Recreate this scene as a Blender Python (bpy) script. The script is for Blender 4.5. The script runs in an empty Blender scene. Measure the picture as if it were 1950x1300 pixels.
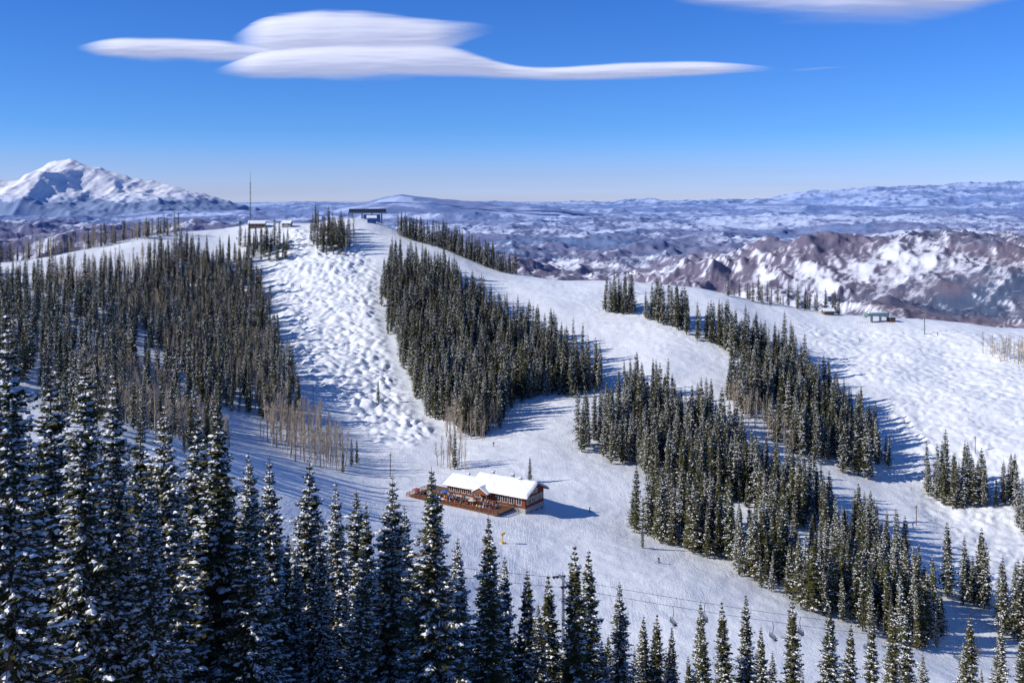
import bpy, math, random, numpy as np
from mathutils import Vector, Matrix
random.seed(7); rng=np.random.default_rng(7)
scene=bpy.context.scene; COL=bpy.context.collection

# ------------------------------------------------------------------ helpers
def link(o,parent=None):
    COL.objects.link(o)
    if parent is not None: o.parent=parent
    return o
def mesh_from(name,verts,faces,mats,mi=None,smooth=False):
    me=bpy.data.meshes.new(name); me.from_pydata([tuple(v) for v in verts],[],faces)
    for m in mats: me.materials.append(m)
    if mi is not None: me.polygons.foreach_set('material_index',mi)
    if smooth: me.polygons.foreach_set('use_smooth',[True]*len(me.polygons))
    me.update(); return me
def obj(name,me,parent=None,loc=(0,0,0),rz=0,scale=None):
    o=bpy.data.objects.new(name,me); o.location=loc; o.rotation_euler=(0,0,rz)
    if scale is not None: o.scale=scale
    return link(o,parent)
def empty(name,loc=(0,0,0),rz=0):
    o=bpy.data.objects.new(name,None); o.location=loc; o.rotation_euler=(0,0,rz); o.empty_display_size=.5
    return link(o)
class B:   # mesh builder
    def __init__(s): s.v=[];s.f=[];s.m=[]
    def add(s,vs,fs,m=0):
        b=len(s.v); s.v+=[tuple(q) for q in vs]; s.f+=[tuple(i+b for i in f) for f in fs]; s.m+=[m]*len(fs)
    def box(s,x0,x1,y0,y1,z0,z1,m=0):
        s.add([(x0,y0,z0),(x1,y0,z0),(x1,y1,z0),(x0,y1,z0),(x0,y0,z1),(x1,y0,z1),(x1,y1,z1),(x0,y1,z1)],
              [(0,3,2,1),(4,5,6,7),(0,1,5,4),(1,2,6,5),(2,3,7,6),(3,0,4,7)],m)
    def tube(s,a,b,r0,r1,n=6,m=0):
        a=Vector(a);b=Vector(b);d=(b-a).normalized(); u=d.orthogonal().normalized(); w=d.cross(u)
        vs=[];fs=[]
        for p,r in ((a,r0),(b,r1)):
            for i in range(n):
                t=2*math.pi*i/n; vs.append(p+u*math.cos(t)*r+w*math.sin(t)*r)
        for i in range(n): fs.append((i,(i+1)%n,n+(i+1)%n,n+i))
        fs.append(tuple(range(n))[::-1]); fs.append(tuple(range(n,2*n)))
        s.add(vs,fs,m)
    def make(s,name,mats,smooth=False): return mesh_from(name,s.v,s.f,mats,s.m,smooth)
def mat(name,col,rough=.7,spec=.3,metal=0,var=0.,scale=5.,bump=0.):
    m=bpy.data.materials.new(name);m.use_nodes=True;nt=m.node_tree;p=nt.nodes["Principled BSDF"]
    p.inputs["Roughness"].default_value=rough;p.inputs["Metallic"].default_value=metal
    p.inputs["Specular IOR Level"].default_value=spec
    p.inputs["Base Color"].default_value=(*col,1)
    if var>0:
        tc=nt.nodes.new("ShaderNodeTexCoord");n=nt.nodes.new("ShaderNodeTexNoise");n.inputs["Scale"].default_value=scale;n.inputs["Detail"].default_value=5
        r=nt.nodes.new("ShaderNodeMix");r.data_type='RGBA'
        r.inputs[6].default_value=(*[c*(1-var) for c in col],1);r.inputs[7].default_value=(*[min(1,c*(1+var)) for c in col],1)
        nt.links.new(tc.outputs["Object"],n.inputs["Vector"]);nt.links.new(n.outputs["Fac"],r.inputs[0]);nt.links.new(r.outputs[2],p.inputs["Base Color"])
        if bump>0:
            b=nt.nodes.new("ShaderNodeBump");b.inputs["Distance"].default_value=bump
            nt.links.new(n.outputs["Fac"],b.inputs["Height"]);nt.links.new(b.outputs[0],p.inputs["Normal"])
    return m
def hsh(ix,iy,seed):
    h=(ix*374761393+iy*668265263+seed*974634777)&0xFFFFFFFF
    h=((h^(h>>13))*1274126177)&0xFFFFFFFF
    return h^(h>>16)
def perlin(x,y,seed=0):
    x=np.asarray(x,float);y=np.asarray(y,float)
    xi=np.floor(x).astype(np.int64);yi=np.floor(y).astype(np.int64);xf=x-xi;yf=y-yi
    def g(a,b,dx,dy):
        t=hsh(a,b,seed)*(2*math.pi/2**32); return np.cos(t)*dx+np.sin(t)*dy
    u=xf*xf*xf*(xf*(xf*6-15)+10);v=yf*yf*yf*(yf*(yf*6-15)+10)
    a=g(xi,yi,xf,yf);b=g(xi+1,yi,xf-1,yf);c=g(xi,yi+1,xf,yf-1);d=g(xi+1,yi+1,xf-1,yf-1)
    return (a*(1-u)+b*u)*(1-v)+(c*(1-u)+d*u)*v
def fbm(x,y,o=4,seed=0,gain=.5):
    s=0;a=1
    for i in range(o): s=s+a*perlin(x*2**i,y*2**i,seed+i*17); a*=gain
    return s
def ridged(x,y,o=5,seed=0,gain=.5):
    s=0;a=1;t=0;w=1
    for i in range(o):
        n=(1-np.abs(perlin(x*2**i,y*2**i,seed+i*13))*1.9)
        n=np.clip(n,0,1)**1.6
        s=s+a*n*w; w=np.clip(n*1.6,0.15,1); t+=a; a*=gain
    return s/t
def sstep(a,b,x):
    t=np.clip((x-a)/(b-a),0,1);return t*t*(3-2*t)
def parse(s): return [tuple(float(c) for c in p.split(',')) for p in s.split(';')]

# ------------------------------------------------------------------ terrain heights (world metres, spot heights worked out from image pixels and estimated distances)
SPOT=parse("-358,620,-42.9;-320,640,-37.7;-279,660,-31.5;-239,690,-21.2;-183,720,-14.8;-142,740,-15.2;-106,750,-11.5;-79,720,-20.3;-44,690,-31.8;2,660,-47.4;55,650,-50.0;113,640,-52.5;167,620,-63.0;205,600,-66.8;238,600,-68.6;300,600,-73.8;362,600,-81.5;-225,450,-54.2;-270,540,-48.5;-212,500,-55.1;-180,520,-62.7;-149,430,-73.9;-159,400,-64.6;-153,520,-68.0;-152,600,-53.8;-183,680,-33.1;-106,330,-75.3;-148,330,-63.5;-175,350,-56.5;-103,260,-55.3;-123,640,-37.7;-102,560,-61.7;-78,480,-77.5;"
"-55,420,-89.4;-45,390,-93.0;-13,350,-92.4;-49,345,-91.1;-69,360,-89.5;-104,385,-81.9;-105,430,-78.3;-4,310,-91.7;-20,308,-91.8;12,310,-92.7;-34,308,-91.1;-4,288,-92.3;"
"-62,560,-61.7;-28,430,-87.1;6,450,-86.5;41,480,-82.5;5,400,-91.3;51,465,-85.8;183,570,-74.5;207,520,-84.0;213,450,-95.8;164,440,-100.4;180,380,-110.1;139,350,-110.4;"
"152,320,-117.3;135,390,-109.0;88,530,-69.3;51,570,-62.8;109,500,-80.8;61,530,-72.0;25,390,-93.0;42,360,-95.1;58,345,-96.4;53,460,-83.7;29,445,-87.9;105,430,-91.5;"
"115,390,-101.0;86,395,-98.2;36,310,-99.4;58,280,-99.1;86,320,-100.9;96,300,-102.3;70,260,-99.3;97,262,-106.8;123,275,-110.7;125,250,-110.9;76,350,-101.4;37,265,-94.4;"
"65,240,-97.8;97,230,-103.2;13,205,-95.1;57,212,-100.6;95,200,-104.1")
pts=list(SPOT)
for x,y,z in SPOT[:17]:
    pts.append((x*1.25,y*1.25,z-70)); pts.append((x*1.9,y*1.9,z-260))
for x in (-300,-200,-100,0,100,200,300):
    l=max(0,min(1,(-x-30)/60))
    pts+=[(x,0,-3),(x,30,-18.5),(x,60,-31.5),(x,100,-51+5*l),(x,150,-76+16*l)]
P=np.array(pts); n=len(P)
def ker(r): return np.sqrt(r*r+625.0)
A=np.zeros((n+3,n+3)); d=np.hypot(P[:,None,0]-P[None,:,0],P[:,None,1]-P[None,:,1])
A[:n,:n]=ker(d)-np.eye(n)*4.0
A[:n,n]=1;A[:n,n+1]=P[:,0];A[:n,n+2]=P[:,1];A[n:,:n]=A[:n,n:].T
wt=np.linalg.solve(A,np.r_[P[:,2],0,0,0])
def Hbase(x,y):
    o=wt[n]+wt[n+1]*x+wt[n+2]*y
    for i in range(n): o=o+wt[i]*ker(np.hypot(x-P[i,0],y-P[i,1]))
    return o
def inpoly(x,y,poly):
    ins=np.zeros(x.shape,bool); m=len(poly)
    for i in range(m):
        x0,y0=poly[i];x1,y1=poly[(i+1)%m]
        c=((y0>y)!=(y1>y))
        if y1!=y0: ins^=c&(x<(x1-x0)*(y-y0)/(y1-y0)+x0)
    return ins
def edgedist(x,y,poly):
    d=np.full(x.shape,1e9); m=len(poly)
    for i in range(m):
        x0,y0=poly[i];x1,y1=poly[(i+1)%m];dx=x1-x0;dy=y1-y0;L=dx*dx+dy*dy+1e-9
        t=np.clip(((x-x0)*dx+(y-y0)*dy)/L,0,1); d=np.minimum(d,np.hypot(x-x0-t*dx,y-y0-t*dy))
    return d
def pmask(x,y,poly,soft): return np.where(inpoly(x,y,poly),sstep(0,soft,edgedist(x,y,poly)),0)
MOG=[(-152,623),(-160,719),(-122,710),(-81,640),(-70,560),(-53,484),(-39,432),(-26,408),(-34,382),(-55,387),(-73,424),(-97,456),(-124,544)]
BOWL=[(150,590),(281,575),(320,400),(147,285),(129,305),(141,378),(157,428),(167,483),(150,518)]
LODGE=[(-36,300),(-2,292),(16,304),(14,322),(-20,336),(-40,328)]
MIDRUN=[(0,650),(60,640),(110,600),(120,520),(100,480),(70,500),(20,600)]
def H(x,y):
    x=np.asarray(x,float);y=np.asarray(y,float)
    z=Hbase(x,y)
    wx=x+3.5*perlin(x/14,y/14,91);wy=y+3.5*perlin(x/14,y/14,92)
    m=pmask(x,y,MOG,9)
    z=z+m*(3.4*np.abs(perlin(wx/5.8,wy/5.2,5))+1.9*np.abs(perlin(wx/3.4,wy/3.0,6))+1.8*perlin(x/26,y/26,8))
    m=pmask(x,y,BOWL,15)
    z=z+m*(1.7*np.abs(perlin(wx/6,wy/4.6,15))+.8*np.abs(perlin(wx/3.0,wy/2.6,16))+2.6*perlin(x/34,y/34,18))
    m=pmask(x,y,MIDRUN,12)
    z=z+m*(.55*np.abs(perlin(wx/4.5,wy/3.6,25)))
    z=z+(2.0*perlin(x/45,y/45,31)+.7*perlin(x/17,y/17,32)+.26*perlin(wx/4.5,wy/4.5,33)+.07*perlin(x/1.7,y/1.7,34))*(1-.85*pmask(x,y,LODGE,6))
    return z
def zh(x,y): return float(H(np.array([x]),np.array([y]))[0])

def Hfar(x,y):
    base=np.interp(y,[1300,2000,3000,4300,6000,8000,10000,20000,30000,45000,60000,90000],[-330,-410,-400,-335,-390,-400,-395,-330,-250,-110,-60,-120])
    aA=np.interp(y,[1300,2500,4200,7000,15000,30000],[25,110,190,170,130,90])
    aB=np.interp(y,[6000,12000,22000,40000],[0,120,190,120])
    wx=x+170*fbm(x/800,y/800,4,201);wy=y+170*fbm(x/800,y/800,4,207)
    br=fbm(x/2300,y/2700,3,40); gu=ridged(wx/420,wy/620,6,44,.6); gu2=ridged(wx/1250,wy/1600,5,47,.55)
    z=base+aA*(br*.9+gu*.42+gu2*.60-.45)+aB*(fbm(x/6500,y/7000,4,60)*1.1+.35*ridged(wx/2200,wy/2800,6,66,.6)-.12)
    z=z+70*np.exp(-((y-4400-300*perlin(x/1500,0*x,9))/900)**2)*sstep(300,1500,x)
    z=z+190*np.exp(-((y-8500)/2600)**2)*sstep(-900,-2400,x)
    cr=np.interp(x,[-5200,-4000,-3500,-3100,-2700,-2370,-2000,-1410,-280,850,2600],[-400,-220,-60,10,95,140,105,60,-50,-110,-330])
    z=np.maximum(z,cr-.10*np.abs(y-22000)+50*fbm(x/900,y/900,4,88))
    cr=np.interp(x,[0,2500,5000,8500,11800,13200,15000,18500,23000,34000],[-250,-60,0,20,110,430,560,680,880,1000])
    z=np.maximum(z,cr-.052*np.abs(y-46000)+90*fbm(x/2500,y/2500,5,99)+230*ridged(x/1600,y/3200,6,55,.65)-60)
    return z

def grid_mesh(name,X,Y,Z,m,attrs={}):
    r,c=X.shape; me=bpy.data.meshes.new(name)
    co=np.stack([X,Y,Z],-1).reshape(-1,3).astype(np.float32)
    i=(np.arange(r-1)[:,None]*c+np.arange(c-1)[None]).ravel()
    F=np.stack([i,i+1,i+c+1,i+c],-1).astype(np.int32)
    me.vertices.add(len(co));me.vertices.foreach_set('co',co.ravel())
    me.loops.add(F.size);me.loops.foreach_set('vertex_index',F.ravel())
    me.polygons.add(len(F));me.polygons.foreach_set('loop_start',np.arange(0,F.size,4,dtype=np.int32))
    me.polygons.foreach_set('loop_total',np.full(len(F),4,dtype=np.int32))
    me.polygons.foreach_set('use_smooth',np.ones(len(F),bool))
    me.update(calc_edges=True)
    for k,v in attrs.items():
        a=me.attributes.new(k,'FLOAT','POINT');a.data.foreach_set('value',np.asarray(v,np.float32).ravel())
    me.materials.append(m)
    return me

# ------------------------------------------------------------------ materials
def snow_material():
    m=bpy.data.materials.new("groomed_snow");m.use_nodes=True;nt=m.node_tree;N=nt.nodes;L=nt.links;p=N["Principled BSDF"]
    p.inputs["Roughness"].default_value=.55;p.inputs["Specular IOR Level"].default_value=.25
    tc=N.new("ShaderNodeTexCoord")
    n1=N.new("ShaderNodeTexNoise");n1.inputs["Scale"].default_value=.05;n1.inputs["Detail"].default_value=6
    n2=N.new("ShaderNodeTexNoise");n2.inputs["Scale"].default_value=.8;n2.inputs["Detail"].default_value=7;n2.inputs["Roughness"].default_value=.68
    mp=N.new("ShaderNodeMapping");mp.inputs["Rotation"].default_value=(0,0,.6);mp.inputs["Scale"].default_value=(1.1,.09,1)
    n3=N.new("ShaderNodeTexNoise");n3.inputs["Scale"].default_value=1.0;n3.inputs["Detail"].default_value=4;n3.inputs["Distortion"].default_value=1.8
    n4=N.new("ShaderNodeTexNoise");n4.inputs["Scale"].default_value=.03;n4.inputs["Detail"].default_value=3
    for a in (n1,n2,n4): L.new(tc.outputs["Object"],a.inputs["Vector"])
    L.new(tc.outputs["Object"],mp.inputs["Vector"]);L.new(mp.outputs[0],n3.inputs["Vector"])
    r=N.new("ShaderNodeValToRGB");r.color_ramp.elements[0].position=.3;r.color_ramp.elements[0].color=(.77,.80,.84,1);r.color_ramp.elements[1].position=.7;r.color_ramp.elements[1].color=(.88,.90,.92,1)
    L.new(n1.outputs["Fac"],r.inputs[0]);L.new(r.outputs[0],p.inputs["Base Color"])
    mr=N.new("ShaderNodeMapRange");mr.inputs[1].default_value=.4;mr.inputs[2].default_value=.62;mr.inputs[3].default_value=.05;mr.inputs[4].default_value=.6;L.new(n4.outputs["Fac"],mr.inputs[0])
    ad=N.new("ShaderNodeMath");ad.operation='ADD';L.new(n2.outputs["Fac"],ad.inputs[0])
    mu=N.new("ShaderNodeMath");mu.operation='MULTIPLY';L.new(mr.outputs[0],mu.inputs[1]);L.new(n3.outputs["Fac"],mu.inputs[0]);L.new(mu.outputs[0],ad.inputs[1])
    b=N.new("ShaderNodeBump");b.inputs["Strength"].default_value=.75;b.inputs["Distance"].default_value=.33
    L.new(ad.outputs[0],b.inputs["Height"]);L.new(b.outputs[0],p.inputs["Normal"])
    return m
SNOW=snow_material()
def hills_material(name,scrub,scrub2,hazec,lo=1.05,hi=1.6,sc=.02):
    m=bpy.data.materials.new(name);m.use_nodes=True;nt=m.node_tree;N=nt.nodes;L=nt.links;p=N["Principled BSDF"]
    p.inputs["Roughness"].default_value=.9;p.inputs["Specular IOR Level"].default_value=.05
    tc=N.new("ShaderNodeTexCoord")
    def nz(s,d=6):
        a=N.new("ShaderNodeTexNoise");a.inputs["Scale"].default_value=s;a.inputs["Detail"].default_value=d;a.inputs["Roughness"].default_value=.7;L.new(tc.outputs["Object"],a.inputs["Vector"]);return a
    a=nz(sc);b=nz(.0009,4)
    at=N.new("ShaderNodeAttribute");at.attribute_name="cover"
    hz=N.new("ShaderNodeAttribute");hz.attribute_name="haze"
    s=N.new("ShaderNodeMath");s.operation='MULTIPLY_ADD';L.new(a.outputs["Fac"],s.inputs[0]);s.inputs[1].default_value=1.9;L.new(at.outputs["Fac"],s.inputs[2])
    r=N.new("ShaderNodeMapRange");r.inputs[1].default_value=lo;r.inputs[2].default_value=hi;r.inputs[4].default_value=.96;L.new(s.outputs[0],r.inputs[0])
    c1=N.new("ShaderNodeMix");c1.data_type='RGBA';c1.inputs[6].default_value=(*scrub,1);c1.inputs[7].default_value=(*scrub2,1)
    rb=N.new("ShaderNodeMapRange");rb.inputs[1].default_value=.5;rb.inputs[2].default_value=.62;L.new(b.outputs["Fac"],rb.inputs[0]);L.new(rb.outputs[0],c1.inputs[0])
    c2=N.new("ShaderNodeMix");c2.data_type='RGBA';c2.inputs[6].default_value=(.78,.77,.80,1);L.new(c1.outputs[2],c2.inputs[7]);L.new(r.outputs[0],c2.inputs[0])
    c3=N.new("ShaderNodeMix");c3.data_type='RGBA';L.new(c2.outputs[2],c3.inputs[6]);c3.inputs[7].default_value=(*hazec,1);L.new(hz.outputs["Fac"],c3.inputs[0])  # aerial haze is painted: base colour blended toward blue haze tint
    L.new(c3.outputs[2],p.inputs["Base Color"])
    bp=N.new("ShaderNodeBump");bp.inputs["Strength"].default_value=.6;bp.inputs["Distance"].default_value=10;L.new(a.outputs["Fac"],bp.inputs["Height"]);L.new(bp.outputs[0],p.inputs["Normal"])
    return m
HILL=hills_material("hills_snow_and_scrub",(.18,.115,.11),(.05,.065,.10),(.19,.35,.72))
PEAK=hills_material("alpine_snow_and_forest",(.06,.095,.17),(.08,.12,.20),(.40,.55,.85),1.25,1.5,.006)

# ------------------------------------------------------------------ ground sheets
NC=1000
T=np.linspace(-.8,.8,NC)
rows=np.concatenate([np.geomspace(8,150,230)[:-1],np.arange(150,765,.9),np.geomspace(765,1300,60)])
TT,YY=np.meshgrid(T,rows);XX=TT*YY
ZN=H(XX,YY); k=sstep(950,1300,YY); msk=YY>940
zf=np.zeros_like(ZN); zf[msk]=Hfar(XX[msk],YY[msk]); ZN=ZN*(1-k)+zf*k
obj("snowy_ground",grid_mesh("snowy_ground",XX,YY,ZN,SNOW))
rows=np.geomspace(1300,85000,860)
TT,YY=np.meshgrid(T,rows);XX=TT*YY
ZF=Hfar(XX,YY)
haze=.71*(1-np.exp(-(YY-1200)/11000))  # painted haze amount, tints the land bluer with distance
gx=np.gradient(ZF,axis=1)/np.gradient(XX,axis=1)
gy=np.gradient(ZF,axis=0)/np.gradient(YY,axis=0)
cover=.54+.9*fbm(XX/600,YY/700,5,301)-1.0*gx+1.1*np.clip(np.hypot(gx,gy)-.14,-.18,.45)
cover+=sstep(6000,10000,YY)*(fbm(XX/3000,YY/2400,5,311)*2.1+.02)
cover-=.2*sstep(-150,250,ZF)
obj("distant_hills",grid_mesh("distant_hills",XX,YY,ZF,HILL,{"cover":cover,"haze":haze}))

# snow-capped peak 28 km away
cx=[-24000,-21000,-16500,-14900,-14000,-13569,-13138,-12564,-12133,-11700,-11128,-10410,-9692,-8974,-8256,-7300,-6200]
cz=[-300,150,450,560,590,620,861,1134,1160,1010,861,640,540,400,130,-80,-400]
xs=np.linspace(-26000,-5000,640); ys=np.linspace(23500,34000,230)
X,Y=np.meshgrid(xs,ys)
wx=X+420*fbm(X/2200,Y/2200,4,401); wy=Y+700*fbm(X/2500,Y/2500,4,405)
cr=np.interp(wx+.10*(wy-28000),cx,cz)
rg=ridged(wx/2400,Y/5200,6,420,.55)
dist=np.abs(wy-28000)
Z=cr-dist*(.22+.10*rg)+ (rg-.5)*np.clip(dist*.32,0,520)+80*ridged(X/700,Y/900,5,431)-25
ex=np.maximum(sstep(4300,5500,np.abs(Y-28750)),sstep(-23500,-25500,X))
Z=Z-700*ex
cov=.05+.75*sstep(190,-60,Z+150*fbm(X/1200,Y/1200,4,441))+.15*fbm(X/600,Y/600,3,442)
hz=np.full_like(Z,.14)+.3*sstep(300,0,Z)  # painted haze on the peak, stronger on its lower slopes
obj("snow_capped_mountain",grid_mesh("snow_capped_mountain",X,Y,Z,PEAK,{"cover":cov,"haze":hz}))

# ------------------------------------------------------------------ trees
def foliage_mat(name,a,b):
    m=bpy.data.materials.new(name);m.use_nodes=True;nt=m.node_tree;N=nt.nodes;L=nt.links;p=N["Principled BSDF"]
    p.inputs["Roughness"].default_value=.75;p.inputs["Specular IOR Level"].default_value=.15
    oi=N.new("ShaderNodeObjectInfo");tc=N.new("ShaderNodeTexCoord");nz=N.new("ShaderNodeTexNoise");nz.inputs["Scale"].default_value=1.3;nz.inputs["Detail"].default_value=4
    L.new(tc.outputs["Object"],nz.inputs["Vector"])
    ad=N.new("ShaderNodeMath");ad.operation='MULTIPLY_ADD';ad.inputs[1].default_value=.6;L.new(oi.outputs["Random"],ad.inputs[0]);
    mr=N.new("ShaderNodeMapRange");mr.inputs[1].default_value=.3;mr.inputs[2].default_value=.7;mr.inputs[4].default_value=.6;L.new(nz.outputs["Fac"],mr.inputs[0]);L.new(mr.outputs[0],ad.inputs[2])
    c=N.new("ShaderNodeMix");c.data_type='RGBA';c.inputs[6].default_value=(*a,1);c.inputs[7].default_value=(*b,1);L.new(ad.outputs[0],c.inputs[0]);L.new(c.outputs[2],p.inputs["Base Color"])
    return m
FOL=foliage_mat("spruce_needles",(.034,.048,.020),(.12,.110,.040))
BARK=mat("bark",(.13,.10,.08),.9,.1,var=.4,scale=6)
TSNOW=mat("snow_on_branches",(.84,.86,.9),.6,.2)
ASP=mat("aspen_bark",(.42,.35,.27),.85,.1,var=.3,scale=3)
def spruce(seed,Ht=20.,R=2.2,wh=50,nb=8,tw=8,tl=.62,twd=.15,snow=.35,bare=.08,gap=.1,ex=.85,sunk=.5,lump=1.,nl=2):
    r=random.Random(seed); b=B()
    K=6
    for i in range(K):
        z0=Ht*i/K;z1=Ht*(i+1)/K
        b.tube((0,0,z0),(0,0,z1),.24*(1-i/K)+.015,.24*(1-(i+1)/K)+.012,6,1)
    lop=[r.uniform(.75,1.2) for _ in range(8)]
    for w in range(wh):
        h=bare+(.985-bare)*((w+r.random())/wh)**.97
        tp=min(1,.18+(1-h)*6.5)
        Rw=R*((1-h)**ex)*(1-.3*max(0,.2-h)/.2)*r.uniform(.68,1.18)+.03
        m=nb if h<.85 else max(4,nb-4)
        a0=r.random()*6.28
        for j in range(m):
            if r.random()<gap: continue
            az=a0+6.283*j/m+r.uniform(-.4,.4)
            L=Rw*r.uniform(.5,1.22)*lop[int((az%6.283)/6.284*8)]
            up=.55*h*h-.28+r.uniform(-.2,.16)+(.5 if h>.95 else 0)
            dx,dy=math.cos(az),math.sin(az)
            def pt(s): return Vector((dx*L*s,dy*L*s,h*Ht+L*(up*s-.28*s*(1-s)*1.0+.12*s*s*s)))
            if L>.9: b.tube(pt(0),pt(.9),.03,.01,3,1)
            sn=r.random()<snow
            nt=max(3,int(tw*(.45+.55*L/R)))
            for t in range(nt):
                s=.12+.88*(t+r.random()*.6)/nt
                base=pt(s)
                for side in ((-1,1) if t<nt-1 else (0,)):
                    aa=az+side*r.uniform(.6,1.15)
                    l=tl*(.45+.75*(1-s))*min(1,.45+.6*L/R)*r.uniform(.7,1.25)*tp
                    dv=Vector((math.cos(aa),math.sin(aa),r.uniform(-.6,.05)+(1-tp)*.9)).normalized()
                    pr=Vector((-math.sin(aa),math.cos(aa),r.uniform(-.8,.8))).normalized()*twd*r.uniform(.6,1.2)*(1+.6*tl)*(.45+.55*tp)
                    q=base+Vector((0,0,-.02))
                    b.add([q,q+dv*l*.55+pr,q+dv*l,q+dv*l*.55-pr],[(0,1,2,3)],0)
                    if sn and r.random()<sunk*tp:
                        q2=q+Vector((0,0,.035)); k=r.uniform(.4,.85)
                        b.add([q2,q2+dv*l*.5+pr*k,q2+dv*l*.9,q2+dv*l*.5-pr*k],[(0,1,2,3)],2)
            if sn and r.random()<tp:
                for c in range(r.randint(1,nl if L>.8 else 1)):
                    s=r.uniform(.3,1.0); c0=pt(s); rr=r.uniform(.4,1.)*(.10+.11*L/R)*(1+.4*tl)*lump*(.4+.6*tp)
                    ring=[]
                    ph=r.random()*6; st=r.uniform(1,2.2)
                    for q in range(6):
                        t=ph+q*math.pi/3; e=rr*r.uniform(.6,1.3)
                        ring.append(c0+Vector((dx*math.cos(t)*e*st-dy*math.sin(t)*e,dy*math.cos(t)*e*st+dx*math.sin(t)*e,.02-.05*r.random())))
                    top=c0+Vector((0,0,.06+rr*.35))
                    b.add(ring+[top],[(q,(q+1)%6,6) for q in range(6)],2)
    return b.make("spruce_mesh_%d"%seed,[FOL,BARK,TSNOW])
NP=dict(twd=.095,tl=.62,lump=.84,nl=4)
NEAR=[spruce(1,20,2.9,66,10,12,snow=.86,**NP),spruce(2,20,2.4,68,9,12,snow=.74,**NP),spruce(3,20,3.3,62,10,12,snow=.95,gap=.15,**NP),spruce(4,20,2.7,62,10,12,snow=.36,gap=.18,**NP),spruce(5,20,2.1,66,9,11,snow=.56,gap=.2,**NP)]
MID=[spruce(20+i,20,[2.9,2.4,3.2,2.6,2.1,2.6][i],38,7,5,tl=1.0,twd=.18,snow=[.58,.36,.48,.75,.22,.88][i],gap=.15,sunk=.45,lump=.95) for i in range(6)]
def aspen(seed,Ht=10):
    r=random.Random(seed);b=B()
    p=Vector((0,0,0)); K=7; rad=.15; pos=[]
    for i in range(K):
        q=p+Vector((r.uniform(-.15,.15),r.uniform(-.15,.15),Ht/K)); b.tube(p,q,rad*(1-i/K)+.02,rad*(1-(i+1)/K)+.02,4,0); pos.append((p,q)); p=q
    for i in range(46):
        h=r.uniform(.3,.97); k=min(K-1,int(h*K)); a,c=pos[k]; s=a.lerp(c,h*K-k); az=r.random()*6.28; L=(1.25-h)*r.uniform(1.2,2.4)
        e=s+Vector((math.cos(az)*L*.6,math.sin(az)*L*.6,L*.85)); b.tube(s,e,.04,.012,3,0)
        for _ in range(3):
            t=r.uniform(.35,.95); s2=s.lerp(e,t); a2=az+r.uniform(-1.2,1.2); l=L*.45
            b.tube(s2,s2+Vector((math.cos(a2)*l*.6,math.sin(a2)*l*.6,l*.8)),.022,.008,3,0)
    return b.make("aspen_mesh_%d"%seed,[ASP])
ASPM=[aspen(50+i) for i in range(3)]
def proto_collection(name,meshes):
    c=bpy.data.collections.new(name)
    for i,m in enumerate(meshes): c.objects.link(bpy.data.objects.new("%s_%d"%(name,i),m))
    return c
CN=proto_collection("spruce_near_kinds",NEAR);CM=proto_collection("spruce_kinds",MID);CA=proto_collection("aspen_kinds",ASPM)
def scatter(name,xyz,scl,coll,nk):
    N=len(xyz)
    me=bpy.data.meshes.new(name); me.vertices.add(N); me.vertices.foreach_set('co',np.asarray(xyz,np.float32).ravel())
    a=me.attributes.new("scl",'FLOAT_VECTOR','POINT');a.data.foreach_set('vector',np.asarray(scl,np.float32).ravel())
    ro=np.zeros((N,3),np.float32);ro[:,2]=rng.uniform(0,6.28,N);ro[:,:2]=rng.normal(0,.022,(N,2))
    a=me.attributes.new("rot",'FLOAT_VECTOR','POINT');a.data.foreach_set('vector',ro.ravel())
    a=me.attributes.new("idx",'INT','POINT');a.data.foreach_set('value',rng.integers(0,nk,N).astype(np.int32))
    o=obj(name,me)
    ng=bpy.data.node_groups.new(name+"_nodes",'GeometryNodeTree')
    ng.interface.new_socket("Geometry",in_out='INPUT',socket_type='NodeSocketGeometry');ng.interface.new_socket("Geometry",in_out='OUTPUT',socket_type='NodeSocketGeometry')
    Nn=ng.nodes;L=ng.links;gi=Nn.new("NodeGroupInput");go=Nn.new("NodeGroupOutput")
    ip=Nn.new("GeometryNodeInstanceOnPoints");ci=Nn.new("GeometryNodeCollectionInfo")
    ci.inputs["Collection"].default_value=coll;ci.inputs["Separate Children"].default_value=True;ci.inputs["Reset Children"].default_value=True
    def na(nm,t):
        q=Nn.new("GeometryNodeInputNamedAttribute");q.data_type=t;q.inputs["Name"].default_value=nm
        return [s for s in q.outputs if s.enabled and s.name=="Attribute"][0]
    L.new(gi.outputs[0],ip.inputs["Points"]);L.new(ci.outputs[0],ip.inputs["Instance"]);ip.inputs["Pick Instance"].default_value=True
    L.new(na("idx",'INT'),ip.inputs["Instance Index"])
    L.new(na("rot",'FLOAT_VECTOR'),ip.inputs["Rotation"]);L.new(na("scl",'FLOAT_VECTOR'),ip.inputs["Scale"])
    L.new(ip.outputs[0],go.inputs[0])
    md=o.modifiers.new("instances",'NODES');md.node_group=ng
    return o
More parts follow.
